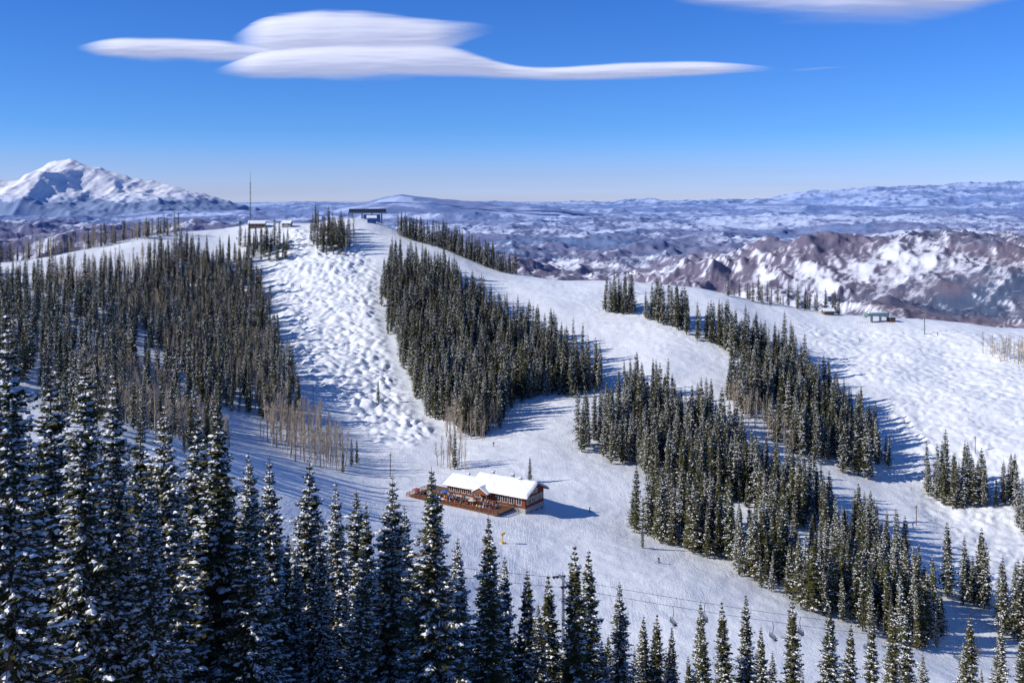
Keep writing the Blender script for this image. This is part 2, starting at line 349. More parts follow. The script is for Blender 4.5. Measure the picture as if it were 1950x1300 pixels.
def sample(poly,sp,rag=4.,hole=-.27):
    P_=np.array(poly);x0,y0=P_.min(0)-rag;x1,y1=P_.max(0)+rag
    tries=int((x1-x0)*(y1-y0)/(sp*sp)*9)+30
    xs=rng.uniform(x0,x1,tries);ys=rng.uniform(y0,y1,tries)
    ok=inpoly(xs+rag*2*perlin(xs/11,ys/11,601),ys+rag*2.4*perlin(xs/11,ys/11,602),poly)
    ok&=(perlin(xs/13,ys/13,611)>hole-.25*(sp<3.6))
    g={};out=[]
    for x,y in zip(xs[ok],ys[ok]):
        s2=sp*(.62+.75*rng.random())
        k=(int(x//sp),int(y//sp));bad=False
        for i in (-1,0,1):
            for j in (-1,0,1):
                for q in g.get((k[0]+i,k[1]+j),()):
                    if (q[0]-x)**2+(q[1]-y)**2<s2*s2: bad=True
        if not bad: g.setdefault(k,[]).append((x,y));out.append((x,y))
    return out
def grove(name,polys,coll,nk,hr=(13,20),protoH=20.,rag=3.,hole=-.27):
    P2=[]
    for poly,sp in polys: P2+=sample(parse(poly) if isinstance(poly,str) else poly,sp,rag,hole)
    P2=np.array(P2); z=H(P2[:,0],P2[:,1])-.2
    h=(hr[0]+(hr[1]-hr[0])*rng.random(len(P2))**.8)*np.where(rng.random(len(P2))<.3,rng.uniform(.4,.8,len(P2)),1)/protoH
    h*=1+.22*perlin(P2[:,0]/20,P2[:,1]/20,71)
    wd=h*rng.uniform(.8,1.3,len(P2))
    return scatter(name,np.c_[P2,z],np.c_[wd,wd,h],coll,nk)
grove("left_slope_spruce_forest",[("-171,653;-143,646;-147,666;-178,688",4.2),
 ("-215,649;-171,653;-146,598;-122,526;-100,455;-82,405;-84,396;-97,400;-107,389;-122,398;-149,451;-178,492;-204,535;-222,589",4.4),
 ("-262,524;-267,569;-222,589;-204,535;-159,439;-140,351;-148,329;-163,326",6.0),("-330,500;-330,600;-267,569;-262,524;-163,326;-240,330",7),
 ("-167,373;-162,448;-107,378;-83,270;-106,235",8)],CM,6,(12,20),rag=5,hole=-.16)
grove("ridge_spruce_cluster",[("-130,669;-116,644;-105,643;-115,691;-135,700",4.2)],CM,6,(13,20))
grove("center_spruce_forest",[("-76,640;-40,622;-13,565;10,536;32,501;42,466;41,458;17,451;6,446;-3,420;-9,401;-22,408;-37,432;-51,484;-66,544;-73,591",3.5)],CM,6,(14,22))
grove("ridge_edge_spruce_forest",[("-79,713;-41,702;3,665;3,655;-40,682;-77,700",3.0)],CM,6,(12,19),rag=1)
grove("upper_run_spruce_grove",[("52,582;68,578;68,566;51,574",3.0),("73,569;95,554;92,533;85,544;72,559",3.1)],CM,6,(17,24),rag=1)
grove("middle_run_spruce_forest",[("97,534;110,531;126,530;145,510;141,496;128,505;109,512;97,527",3.3),
 ("100,470;117,489;140,483;156,458;152,437;148,408;141,406;123,384;119,395;110,410;105,422;96,441",3.7)],CM,6,(14,23),rag=4)
grove("right_center_spruce_forest",[("54,465;66,450;78,427;87,399;96,372;105,344;95,306;85,316;74,339;56,337;45,362;34,378;24,389;29,417;45,431",3.6),
 ("36,310;45,318;57,315;63,302;58,279;51,281;40,296;35,302",3.5)],CM,6,(14,22),rag=4)
grove("lower_right_spruce_forest",[("62,288;71,290;85,287;98,283;108,275;108,259;103,244;93,243;80,249;69,257;58,267",3.4),
 ("99,313;114,334;116,312;115,292;108,291;98,296;95,302",3.6)],CM,6,(12,19))
grove("bowl_spruce_grove",[("159,392;179,390;172,370;160,370;156,382",3.2),("181,381;185,380;181,371;176,372",3.2),("178,367;192,370;180,346;173,355",3.8),
 ("122,289;137,295;130,278;120,281",3.6),("132,276;148,285;128,246;126,262",3.6)],CM,6,(13,21),rag=1.5)
grove("skyline_spruce_row",[("131,616;194,605;198,625;133,635",6),("-341,612;-227,690;-231,715;-341,635",7)],CM,6,(9,16))
grove("near_slope_spruce_forest",[("-52,62;-33,62;-26,70;-24,82;-14,98;-8,125;-15,165;-60,215;-130,215;-150,66",4.3)],CN,5,(13,18),rag=2)
grove("near_valley_spruce_forest",[("-14,120;0,118;14,128;24,140;20,160;-10,165;-28,165",5.2),("24,150;70,150;80,165;24,165",10)],CN,5,(11,14))
grove("aspen_grove",[("-99,406;-85,410;-65,381;-56,339;-72,340;-85,358",2.9),("-25,425;-7,414;-11,394;-24,401",2.4),("246,536;262,518;256,511;244,529",2.6),
 ("-26,366;-18,366;-17,355;-25,355",2.4),("97,454;118,413;109,404;95,435",2.8),("-162,408;-128,386;-93,337;-89,257;-146,333",3.4),
 ("-341,618;-220,690;-231,708;-341,635",3.6),("-124,690;-104,650;-98,655;-112,700",4),("-215,649;-171,653;-122,526;-97,400;-149,451;-204,535;-300,560",4.6)],CA,3,(8,14),10.)
for i,(x,y,h) in enumerate([(-73,572,18),(-20,358,14),(6,343,9),(-55,351,10),(-54,356,9),(36,283,7),(-56,339,8),(-57,436,10)]):
    m=MID[i%5]; o=obj("spruce_tree",m,loc=(x,y,zh(x,y)-.1),rz=i*1.3,scale=(h/19,h/19,h/20))
FG=[(-29.5,60,-6.3,2),(-33.7,75,-11.7,0),(-27.6,66,-9.5,0),(-27.3,70,-11.5,2),(-30.7,85,-17.7,1),(-25.4,75,-14.6,2),(-27.7,90,-18.2,0),(-23,80,-15.4,1),(-21.8,85,-20.7,2),(-21.2,90,-22.4,0),
(-19.7,100,-24.9,0),(-18.9,110,-29.9,2),(-17.4,115,-32.1,1),(-11.4,95,-25.3,0),(-12.6,120,-35.4,2),(-6.8,90,-23.1,1),(-6.5,120,-39.1,2),(-2.4,105,-32,1),(-.9,120,-41.5,0),(1.8,120,-42.8,4),(4.7,130,-47,3),
(6.2,100,-33.1,3),(7.7,104,-35.2,4),(11.6,110,-40.6,0),(16.7,130,-52.3,4),(18.3,130,-52,3),(20.3,130,-53.7,1),(23.1,125,-48.4,4),(28,135,-52.3,3),(27.4,120,-45.8,1),(34.1,140,-57.8,4),(30.2,110,-42,3),(35.7,115,-45.1,1),
(45.7,130,-52.3,4),(44.6,120,-47.1,3),(50,130,-51,4),(56.1,125,-50,3),(62,130,-53,1),(69.6,140,-58.5,3),(-8.8,108,-36,4),(-15,104,-30.5,4),(-24.3,95,-24,1),(-34,68,-13,1),
(-16.5,88,-27.5,0),(-12.5,84,-28,1),(-2,92,-31.5,3),(2.5,96,-37.5,1),(-19.5,76,-22,1),(-24,68,-18,0),(22,118,-49,3),(40,122,-50,4),(52,118,-50.5,1)]
for i,(x,y,top,k) in enumerate(FG):
    g=zh(x,y)-.2; h=top-g; w=random.uniform(1.08,1.38)*h/20
    o=obj("spruce_tree",NEAR[k],loc=(x,y,g),rz=random.random()*6.28,scale=(w,w,h/20)); o.rotation_euler[0]=random.gauss(0,.012)

# ------------------------------------------------------------------ people
JK=[mat("jacket_red",(.55,.04,.03)),mat("jacket_blue",(.04,.12,.45)),mat("jacket_black",(.03,.03,.035)),mat("jacket_yellow",(.7,.45,.05)),mat("jacket_white",(.7,.7,.72))]
PANT=mat("ski_pants",(.035,.035,.045));SKIN=mat("skin",(.55,.34,.25));HELM=mat("helmet",(.05,.05,.06),.3,.5);SKI=mat("skis",(.3,.05,.04),.4)
def person_mesh(jk,pose):
    if pose=="ski":
        V=[(0,0,.86),(0,.06,1.08),(0,.13,1.32),(0,.18,1.46),(0,.21,1.62),
           (-.2,.13,1.33),(-.32,.28,1.12),(-.3,.5,1.14),(.2,.13,1.33),(.32,.28,1.12),(.3,.5,1.14),
           (-.11,.02,.8),(-.13,.2,.48),(-.14,0,.1),(-.14,.16,.05),(.11,.02,.8),(.13,.2,.48),(.14,0,.1),(.14,.16,.05)]
    else:
        V=[(0,0,.92),(0,0,1.12),(0,0,1.38),(0,.01,1.5),(0,.03,1.66),
           (-.19,0,1.4),(-.27,.03,1.14),(-.24,.2,.98),(.19,0,1.4),(.27,.03,1.14),(.22,.24,1.12),
           (-.1,0,.86),(-.12,.03,.48),(-.13,0,.09),(-.13,.16,.05),(.1,0,.86),(.13,.03,.48),(.15,0,.09),(.15,.16,.05)]
    E=[(0,1),(1,2),(2,3),(3,4),(2,5),(5,6),(6,7),(2,8),(8,9),(9,10),(0,11),(11,12),(12,13),(13,14),(0,15),(15,16),(16,17),(17,18)]
    R=[.15,.15,.17,.07,.115,.08,.06,.045,.08,.06,.045,.11,.08,.06,.05,.11,.08,.06,.05]
    me=bpy.data.meshes.new("p");me.from_pydata(V,E,[]);o=bpy.data.objects.new("p",me);COL.objects.link(o)
    md=o.modifiers.new("s",'SKIN')
    for i,r in enumerate(R): me.skin_vertices[0].data[i].radius=(r,r*.85)
    me.skin_vertices[0].data[0].use_root=True
    sb=o.modifiers.new("u",'SUBSURF');sb.levels=1;sb.render_levels=1
    dg=bpy.context.evaluated_depsgraph_get();dg.update()
    ev=bpy.data.meshes.new_from_object(o.evaluated_get(dg)); bpy.data.objects.remove(o)
    vs=[tuple(v.co) for v in ev.vertices];fs=[tuple(p.vertices) for p in ev.polygons];ms=[]
    for p in ev.polygons:
        c=p.center
        ms.append(1 if c.z<.88 and abs(c.x)<.23 else (3 if c.z>1.6 else (2 if c.z>1.46 else 0)))
    b=B();b.v=vs;b.f=fs;b.m=ms
    if pose=="ski":
        for s in (-.14,.14):
            b.box(s-.05,s+.05,-.75,.85,0,.025,4);b.add([(s-.05,.85,0),(s+.05,.85,0),(s,1.0,.12)],[(0,1,2)],4)
        for s in (-1,1): b.tube((s*.3,.5,1.18),(s*.45,.0,.02),.015,.012,4,4)
    return b.make("skier_mesh",[jk,PANT,SKIN,HELM,SKI])
SK=[person_mesh(j,"ski") for j in JK];ST=[person_mesh(j,"st") for j in JK]
for i,(x,y) in enumerate([(-7,388),(-119,629),(-124,600),(-159,637),(167,456),(173,452),(39,272),(137,350),(-114,717),(24,317),(-187,695),(137,507),(234,563),(-60,480),(190,560)]):
    obj("skier",SK[[2,2,1,0,2][i%5]],loc=(x,y,zh(x,y)),rz=random.uniform(2,4.5))

# ------------------------------------------------------------------ lodge
RED=mat("red_brown_siding",(.16,.045,.028),.8,var=.35,scale=3);TRIM=mat("orange_trim",(.25,.085,.037),.7,var=.3);GLASS=mat("window_glass",(.03,.04,.05),.1,.6)
WFR=mat("white_window_frame",(.7,.69,.65),.6);STONE=mat("stone_base",(.38,.36,.33),.9,var=.35,scale=2.5,bump=.05);DECKM=mat("deck_wood",(.17,.10,.065),.8,var=.4,scale=4)
RSNOW=mat("roof_snow",(.87,.88,.9),.6,.2,var=.03,scale=.6,bump=.2);DARK=mat("dark_metal",(.04,.04,.045),.5,.4);GREY=mat("grey_steel",(.3,.31,.32),.45,.4,.6)
UMB=[mat("umbrella_red",(.5,.06,.04)),mat("umbrella_blue",(.05,.15,.45)),mat("umbrella_cream",(.6,.55,.45))]
LZ=-91.3
lodge=empty("wooden_ski_lodge",(-7.8,312.6,LZ),math.radians(-33))
def gabled(pre,x0,x1,y0,y1,ze,zr,oh,base=-4.5):
    b=B();ym=(y0+y1)/2
    b.box(x0,x1,y0,y1,0,ze-.02,0)
    for x,s in ((x0,-1),(x1,1)):
        b.add([(x,y0,ze),(x,y1,ze),(x,ym,zr-.1)],[(0,1,2) if s>0 else (0,2,1)],0)
    obj(pre+"walls",b.make(pre+"walls",[RED]),lodge)
    b=B();b.box(x0-.12,x1+.12,y0-.12,y1+.12,base,-.02,0);obj(pre+"stone_base",b.make(pre+"b",[STONE]),lodge)
    sl=(zr-ze)/(ym-y0);zo=ze-oh*sl
    b=B();t=.22
    X0,X1,Y0,Y1=x0-oh,x1+oh,y0-oh,y1+oh
    b.add([(X0,Y0,zo),(X1,Y0,zo),(X1,ym,zr),(X0,ym,zr),(X0,Y1,zo),(X1,Y1,zo)]+[(X0,Y0,zo+t),(X1,Y0,zo+t),(X1,ym,zr+t),(X0,ym,zr+t),(X0,Y1,zo+t),(X1,Y1,zo+t)],
      [(0,3,2,1),(3,4,5,2),(6,7,8,9),(9,8,11,10),(0,1,7,6),(4,10,11,5),(0,6,9,3),(3,9,10,4),(1,2,8,7),(2,5,11,8)],0)
    obj(pre+"roof_fascia",b.make(pre+"r",[TRIM]),lodge)
    nx,ny=int((X1-X0)/.5),28
    xs=np.linspace(X0-.1,X1+.1,nx);ys=np.linspace(Y0-.12,Y1+.12,ny);X,Y=np.meshgrid(xs,ys)
    roof=zr-np.abs(Y-ym)*sl+t
    e=np.minimum(np.minimum(X-X0+.1,X1+.1-X),np.minimum(Y-Y0+.12,Y1+.12-Y))
    th=.62*np.sqrt(np.clip(e/.5,0,1))*(1+.25*perlin(X/3,Y/3,int(x0)+77))+.1*perlin(X/1.2,Y/1.2,8)*(e>.3)
    obj(pre+"roof_snow",grid_mesh(pre+"snow",X,Y,roof+.01+th,RSNOW),lodge)
def window(x,z,w,h,y=0,side='f',xx=0):
    b=B()
    if side=='f':
        b.box(x-w/2-.14,x+w/2+.14,y-.10,y-.002,z-.14,z+h+.14,1);b.box(x-w/2,x+w/2,y-.13,y-.101,z,z+h,0);b.box(x-.05,x+.05,y-.16,y-.131,z,z+h,1)
    else:
        b.box(xx+.002,xx+.10,x-w/2-.14,x+w/2+.14,z-.14,z+h+.14,1);b.box(xx+.101,xx+.13,x-w/2,x+w/2,z,z+h,0);b.box(xx+.131,xx+.16,x-.05,x+.05,z,z+h,1)
    obj("window",b.make("window",[GLASS,WFR]),lodge)
gabled("main_",-5,14,0,10.5,3.9,6.4,1.3)
gabled("wing_",-16,-5.6,1.5,9.5,2.8,4.5,1.0)
for x in (-3.4,-1.2,.8,4.4,6.8,9.2,11.8): window(x,1.0,1.5,1.7)
for x in (-14.3,-12,-9.6,-7.2): window(x,.8,1.5,1.5,1.5)
for y in (1.8,4.2,6.6,8.9): window(y,1.2,1.5,1.5,0,'s',14)
for y in (4.4,6.1): window(y,3.8,1.0,.9,0,'s',14)
for y in (3,6,9): window(y,-2.3,1.2,1.1,0,'s',14.12)
b=B();b.box(2.2,3.3,-.12,-.002,0,2.3,0);obj("door",b.make("door",[TRIM]),lodge)
b=B()
for z in (.5,3.0): b.box(-5,14,-.06,-.001,z,z+.14,0);b.box(14.001,14.06,-.1,10.6,z,z+.14,0)
obj("trim_boards",b.make("trim",[TRIM]),lodge)
b=B();b.box(-3.2,1.8,-2.4,-1.4,2.6,2.9,0)
b.add([(-3.4,-2.5,2.9),(2,-2.5,2.9),(-.7,-2.5,4.3),(-3.4,3,2.9),(2,3,2.9),(-.7,3,4.3)],[(0,1,2),(0,2,5,3),(1,4,5,2),(3,5,4),(0,3,4,1)],0)
b.box(-3.2,-3.0,-2.4,-2.2,0,2.6,0);b.box(1.6,1.8,-2.4,-2.2,0,2.6,0);obj("entry_porch",b.make("porch",[TRIM]),lodge)
b=B();b.add([(-3.7,-2.8,3.0),(-.7,-2.8,4.65),(2.3,-2.8,3.0),(-3.7,3,3.0),(-.7,3,4.65),(2.3,3,3.0),(-3.7,-2.8,3.3),(-.7,-2.8,5.0),(2.3,-2.8,3.3),(-3.7,3,3.3),(-.7,3,5.0),(2.3,3,3.3)],
 [(6,7,10,9),(7,8,11,10),(0,1,7,6),(1,2,8,7),(0,6,9,3),(2,5,11,8)],0);obj("porch_snow",b.make("psnow",[RSNOW]),lodge)
for x,y in ((-2,6.5),(5,7.2),(9,5),(-11,6)):
    b=B();z0=3.5;zt=7.4 if x>-6 else 5.6;b.box(x-.4,x+.4,y-.4,y+.4,z0,zt,0);b.box(x-.5,x+.5,y-.5,y+.5,zt,zt+.28,1);obj("chimney",b.make("chim",[GREY if x>0 else STONE,RSNOW]),lodge)
b=B();DX0,DX1,DY=-24,10,-9
b.box(DX0,DX1,DY,-.16,-.3,-.05,0);b.box(DX0,-16.2,-.16,6,-.3,-.05,0)
for x in np.arange(DX0+.2,DX1,3): b.box(x-.12,x+.12,DY+.1,DY+.34,-5.5,-.3,1)
for x in np.arange(DX0+.2,DX1-3,3): b.tube((x,DY+.2,-3.2),(x+3,DY+.2,-.4),.06,.06,4,1)
obj("deck",b.make("deck",[DECKM,TRIM]),lodge)
b=B()
def rail(xa,ya,xb,yb):
    L=math.hypot(xb-xa,yb-ya);k=int(L/1.5)
    for i in range(k+1):
        x=xa+(xb-xa)*i/k;y=ya+(yb-ya)*i/k;b.box(x-.06,x+.06,y-.06,y+.06,-.05,1.08,0)
    for z in (.25,.5,.75):b.tube((xa,ya,z),(xb,yb,z),.045,.045,4,0)
    b.tube((xa,ya,1.08),(xb,yb,1.08),.08,.08,4,0)
rail(DX0,DY,DX1,DY);rail(DX0,DY,DX0,6);rail(DX1,DY,DX1,-.3)
obj("deck_railing",b.make("rail",[TRIM]),lodge)
tb=B();tb.box(-.9,.9,-.4,.4,.70,.76,0);tb.box(-.9,.9,-.85,-.6,.42,.46,0);tb.box(-.9,.9,.6,.85,.42,.46,0)
for s in (-.7,.7): tb.tube((s,-.7,0),(s,.3,.7),.04,.04,4,0);tb.tube((s,.7,0),(s,-.3,.7),.04,.04,4,0)
TBL=tb.make("picnic_table",[DECKM])
def umb(m):
    u=B();u.tube((0,0,.7),(0,0,2.5),.03,.03,5,1);ring=[(1.3*math.cos(i*math.pi/4),1.3*math.sin(i*math.pi/4),2.1) for i in range(8)]
    u.add(ring+[(0,0,2.65)],[(i,(i+1)%8,8) for i in range(8)],0);return u.make("umbrella",[m,GREY])
UM=[umb(m) for m in UMB]
spots=[(x+random.uniform(-.4,.4),y) for x in np.arange(-22,9,3.1) for y in (-7,-3.8)]
for i,(x,y) in enumerate(spots):
    obj("picnic_table",TBL,lodge,(x,y,-.05),random.uniform(-.2,.2))
    if i%7==0: obj("table_umbrella",UM[i%3],lodge,(x,y,-.05))
crowd=empty("crowd_on_deck",(-7.8,312.6,LZ),math.radians(-33))
for i in range(120):
    x,y=random.choice(spots);obj("person",ST[random.choice([0,1,2,2,3,4])],crowd,(x+random.uniform(-1.3,1.3),y+random.choice([-1,1])*random.uniform(.9,1.4),-.05),random.random()*6)
b=B()
for i in range(26):
    x=-23+i*.5; b.box(x-.05,x+.05,-9.9,-9.85,-2.2,-.4,i%3)
obj("skis_in_rack",b.make("skis",[JK[0],JK[1],JK[3]]),lodge)

# ------------------------------------------------------------------ ridge structures
gx0,gy0=-104,738; g=zh(gx0,gy0)
st=empty("gondola_top_station",(gx0,gy0,g+1.2),math.radians(6))
b=B();b.box(-14,14,-4,4,3.2,4.2,0);b.box(-13.2,13.2,-3.4,3.4,4.201,6.6,1)
for x in np.linspace(-13,13,19): b.box(x-.12,x+.12,-3.55,-3.401,4.2,6.6,0)
obj("roof_canopy",b.make("canopy",[mat("canopy_blue_grey",(.12,.17,.24),.5),DARK]),st)
b=B()
for x in (-11,-4,3,10): b.box(x-.5,x+.5,-1,1,-4,3.2,0)
b.box(-3,9,-2.5,3,-3,2.6,1);obj("pillars_and_booth",b.make("pil",[GREY,mat("station_blue",(.08,.17,.4),.6)]),st)
def hut(name,x,y,w,d,h,wall,rz=0):
    e=empty(name,(x,y,zh(x,y)-.3),rz);b=B();b.box(-w/2,w/2,-d/2,d/2,-1,h,0);b.add([(w/2,-d/2,h),(w/2,d/2,h),(w/2,0,h+d*.28),(-w/2,-d/2,h),(-w/2,d/2,h),(-w/2,0,h+d*.28)],[(0,1,2),(3,5,4)],0)
    obj("walls",b.make("w",[wall]),e);b=B();o=.5
    b.add([(-w/2-o,-d/2-o,h-.1),(w/2+o,-d/2-o,h-.1),(w/2+o,0,h+d*.28+.15),(-w/2-o,0,h+d*.28+.15),(-w/2-o,d/2+o,h-.1),(w/2+o,d/2+o,h-.1),
           (-w/2-o,-d/2-o,h+.3),(w/2+o,-d/2-o,h+.3),(w/2+o,0,h+d*.28+.6),(-w/2-o,0,h+d*.28+.6),(-w/2-o,d/2+o,h+.3),(w/2+o,d/2+o,h+.3)],
          [(6,7,8,9),(9,8,11,10),(0,1,7,6),(4,10,11,5),(0,6,9,3),(3,9,10,4),(1,2,8,7),(2,5,11,8)],0)
    obj("snowy_roof",b.make("r",[RSNOW]),e);b=B()
    for q in np.linspace(-w/2+1,w/2-1,max(2,int(w/2.2))): b.box(q-.45,q+.45,-d/2-.05,-d/2-.002,1,2.2,0)
    obj("windows",b.make("g",[GLASS]),e);return e
hut("blue_lift_hut",-99,722,6,5,3.6,mat("hut_blue",(.06,.14,.36),.6),.2)
hut("ridge_cabin",-178,715,11,6,2.6,mat("cabin_brown",(.2,.13,.09),.8),.1)
hut("small_ridge_hut",-157,715,6,5,2.4,mat("hut_grey",(.3,.28,.26),.8),-.1)
hut("ski_patrol_hut",186,603,6,4,2.4,mat("hut_brown",(.15,.09,.06),.8),.1)
mx,my=-186,728;g=zh(mx,my)-.5;b=B();hh=21.5-g
for s in range(3):
    a=s*2.094;b.tube((.45*math.cos(a),.45*math.sin(a),0),(.3*math.cos(a),.3*math.sin(a),hh*.8),.11,.09,4,0)
for i in range(24):
    z=hh*.8*i/24;z1=hh*.8*(i+1)/24;a=(i%3)*2.094;a2=((i+1)%3)*2.094;b.tube((.42*math.cos(a),.42*math.sin(a),z),(.42*math.cos(a2),.42*math.sin(a2),z1),.05,.05,3,0)
b.tube((0,0,hh*.78),(0,0,hh),.13,.06,5,0);b.tube((-.7,0,hh*.62),(.7,0,hh*.62),.12,.12,4,0)
obj("radio_mast",b.make("mast",[DARK]),loc=(mx,my,g))
tx,ty=209,588;g=zh(tx,ty);t_=empty("chairlift_terminal",(tx,ty,g),math.radians(15));b=B()
b.box(-6.5,6.5,-1.8,1.8,3.6,5.0,0);b.box(-5.5,5.5,-1.4,1.4,5.001,5.6,1)
for s in (-1,1):
    b.tube((s*6.5,0,4.3),(s*8.2,0,4.2),1.8,.9,10,0)
b.box(-3.3,-2.4,-.6,.6,-1,3.6,2);b.box(2.4,3.3,-.6,.6,-1,3.6,2)
obj("terminal_housing",b.make("th",[mat("terminal_green_grey",(.25,.33,.3),.5),RSNOW,GREY]),t_)
b=B();b.box(8,11.5,-2,1.5,-1,2.6,0);b.box(7.7,11.8,-2.3,1.8,2.601,3.1,1);b.box(8.6,10.9,-2.05,-2.002,1.1,2.1,2);obj("operator_booth",b.make("ob",[DECKM,RSNOW,GLASS]),t_)
b=B()
for i in range(15): b.tube((-16+i*1.6,-6,-.3),(-16+i*1.6,-6,1.2),.07,.07,4,0)
b.tube((-16,-6,1.1),(6.4,-6,1.1),.05,.05,4,0);obj("safety_fence",b.make("f",[mat("fence_orange",(.6,.15,.05))]),t_)
def tower(x,y,h,rz,m=None,arm=2.6,wood=False):
    e=B();gz=zh(x,y)
    e.tube((0,0,-1),(0,0,h),.38 if not wood else .16,.26 if not wood else .12,8,0)
    if not wood:
        e.box(-arm,arm,-.16,.16,h,h+.3,0)
        for s in (-1,1):
            e.box(s*arm-.12,s*arm+.12,-1.3,1.3,h-.25,h-.02,1)
            for q in (-1,-.35,.35,1): e.tube((s*arm-.1,q,h-.35),(s*arm+.1,q,h-.35),.18,.18,8,1)
        e.tube((-.5,0,h+.3),(-.5,0,h+1.4),.05,.05,4,0);e.tube((.5,0,h+.3),(.5,0,h+1.4),.05,.05,4,0);e.tube((-.5,0,h+1.4),(.5,0,h+1.4),.05,.05,4,0)
    else: e.box(-.7,.7,-.07,.07,h-.8,h-.65,0)
    return obj("lift_tower" if not wood else "utility_pole",e.make("tw",[m or GREY,DARK]),loc=(x,y,gz),rz=rz)
WOODP=mat("pole_wood",(.16,.1,.06),.9,var=.3)
for x,y,h in ((69,605,13),(132,635,9),(228,566,9),(-247,570,9),(-78,706,9)): tower(x,y,h,.4)
for x,y,h in ((74,256,10),(-81,417,9),(-41,345,8),(139,352,7),(190,420,7)): tower(x,y,h,.5,WOODP,wood=True)
A0=Vector((9.5,190,-70.5));A1=Vector((135,222,-97.0));Am=Vector((-45,178,-58))
ang=math.atan2(A1.y-A0.y,A1.x-A0.x)
for p in (A0,A1,Am):
    gz=zh(p.x,p.y);t=tower(p.x,p.y,p.z-gz+.35,ang-math.pi/2)
ch=empty("chairlift_line",(0,0,0));side=Vector((-math.sin(ang),math.cos(ang),0))
def cab(p,q,t,sag): 
    r=p.lerp(q,t);r.z-=sag*4*t*(1-t);return r
b=B()
for s in (-2.6,2.6):
    for p,q,sg in ((A0,A1,2.2),(Am,A0,1.0)):
        for i in range(30): b.tube(cab(p,q,i/30,sg)+side*s,cab(p,q,(i+1)/30,sg)+side*s,.035,.035,5,0)
obj("cable",b.make("cable",[DARK]),ch)
c=B();c.tube((0,0,0),(.25,0,-1.1),.06,.06,5,0);c.tube((.25,0,-1.1),(0,0,-2.4),.06,.06,5,0)
c.tube((0,-1.1,-2.4),(0,1.1,-2.4),.06,.06,5,0)
for s in (-1.1,1.1): c.tube((0,s,-2.4),(-.1,s,-3.3),.055,.055,5,0);c.tube((-.1,s,-3.3),(.55,s,-3.35),.055,.055,5,0);c.tube((0,s,-2.8),(.5,s,-2.85),.045,.045,4,0)
c.box(-.12,.5,-1.05,1.05,-3.32,-3.22,1)
c.add([(-.15,-1.05,-3.2),(-.15,1.05,-3.2),(-.03,1.05,-2.65),(-.03,-1.05,-2.65)],[(0,1,2,3)],1)
c.tube((.5,-1.0,-3.0),(.5,1.0,-3.0),.04,.04,4,0);c.tube((.35,-.9,-3.9),(.35,.9,-3.9),.04,.04,4,0);c.tube((.35,0,-3.9),(.5,0,-3.3),.04,.04,4,0)
CH=c.make("chair",[DARK,mat("seat_pad",(.07,.09,.13))])
for t in (.16,.32,.48,.64,.8):
    for s,o in ((-2.6,0),(2.6,.07)): obj("chair",CH,ch,cab(A0,A1,t+o,2.2)+side*s,ang+(0 if s<0 else math.pi))
b=B();b.tube((0,0,0),(0,0,2.2),.12,.12,6,0);b.tube((-.5,0,2.3),(.7,0,2.7),.36,.3,10,0);b.box(-.5,.5,-.5,.5,-.2,.3,0)
obj("snow_gun",b.make("sg",[mat("snow_gun_yellow",(.6,.4,.04),.5)]),loc=(-2.5,275,zh(-2.5,275)),rz=.5)

# ------------------------------------------------------------------ clouds (20 km out, sheets lit by the sun plus an added glow)
def cloud_mat():
    m=bpy.data.materials.new("cloud_vapour");m.use_nodes=True;nt=m.node_tree;N=nt.nodes;L=nt.links
    for q in list(N):
        if q.type!='OUTPUT_MATERIAL': N.remove(q)
    out=[q for q in N if q.type=='OUTPUT_MATERIAL'][0]
    at=N.new("ShaderNodeAttribute");at.attribute_name="opacity_map"
    df=N.new("ShaderNodeBsdfDiffuse");df.inputs[0].default_value=(.62,.62,.65,1)
    em=N.new("ShaderNodeEmission");em.inputs[0].default_value=(.86,.87,1,1);em.inputs[1].default_value=.35  # added self-glow standing in for light scattered inside the cloud
    ad=N.new("ShaderNodeAddShader");L.new(df.outputs[0],ad.inputs[0]);L.new(em.outputs[0],ad.inputs[1])
    tr=N.new("ShaderNodeBsdfTransparent");mx=N.new("ShaderNodeMixShader")
    L.new(at.outputs["Fac"],mx.inputs[0]);L.new(tr.outputs[0],mx.inputs[1]);L.new(ad.outputs[0],mx.inputs[2]);L.new(mx.outputs[0],out.inputs[0])
    return m
CLM=cloud_mat()
def cloud(name,layers):
    e=empty(name)
    for i,(X_,top,bot,y0,soft) in enumerate(layers):
        xs=np.linspace(X_[0],X_[-1],420);ss=np.linspace(0,1,70)
        def sm(v):
            q=np.interp(xs,X_,v);kk=np.hanning(71);kk/=kk.sum();return np.convolve(np.pad(q,35,'edge'),kk,'valid')
        tp=sm(top);bt=sm(bot);md=(tp+bt)/2;hf=(tp-bt)/2
        X,S=np.meshgrid(xs,ss);n_=(S*2-1)*1.15
        Z=md[None]+n_*hf[None]
        nn=perlin(X/1500,Z/120,i*7+500)*.20+perlin(X/600,Z/60,i*7+501)*.10
        edge=1.06-np.abs(n_)+nn*np.clip(np.abs(n_),0,1)
        a=sstep(0,soft,edge)*sstep(0,1,np.clip((X-X_[0])/900,0,1))*sstep(0,1,np.clip((X_[-1]-X)/1500,0,1))
        a*=sstep(0,70,hf[None]+0*X)*.97
        Y=y0-420*np.sqrt(np.clip(1.05-n_**2,0.02,1.1))*np.clip(hf[None]/450,.1,1.5)+nn*70
        obj("layer",grid_mesh("cl",X,Y,Z,CLM,{"opacity_map":a}),e)
k=10.256
def L_(us,tops,bots,y0,soft):
    f=y0/20000*k
    return ([(u-975)*f for u in us],[(385-v)*f for v in tops],[(385-v)*f for v in bots],y0,soft)
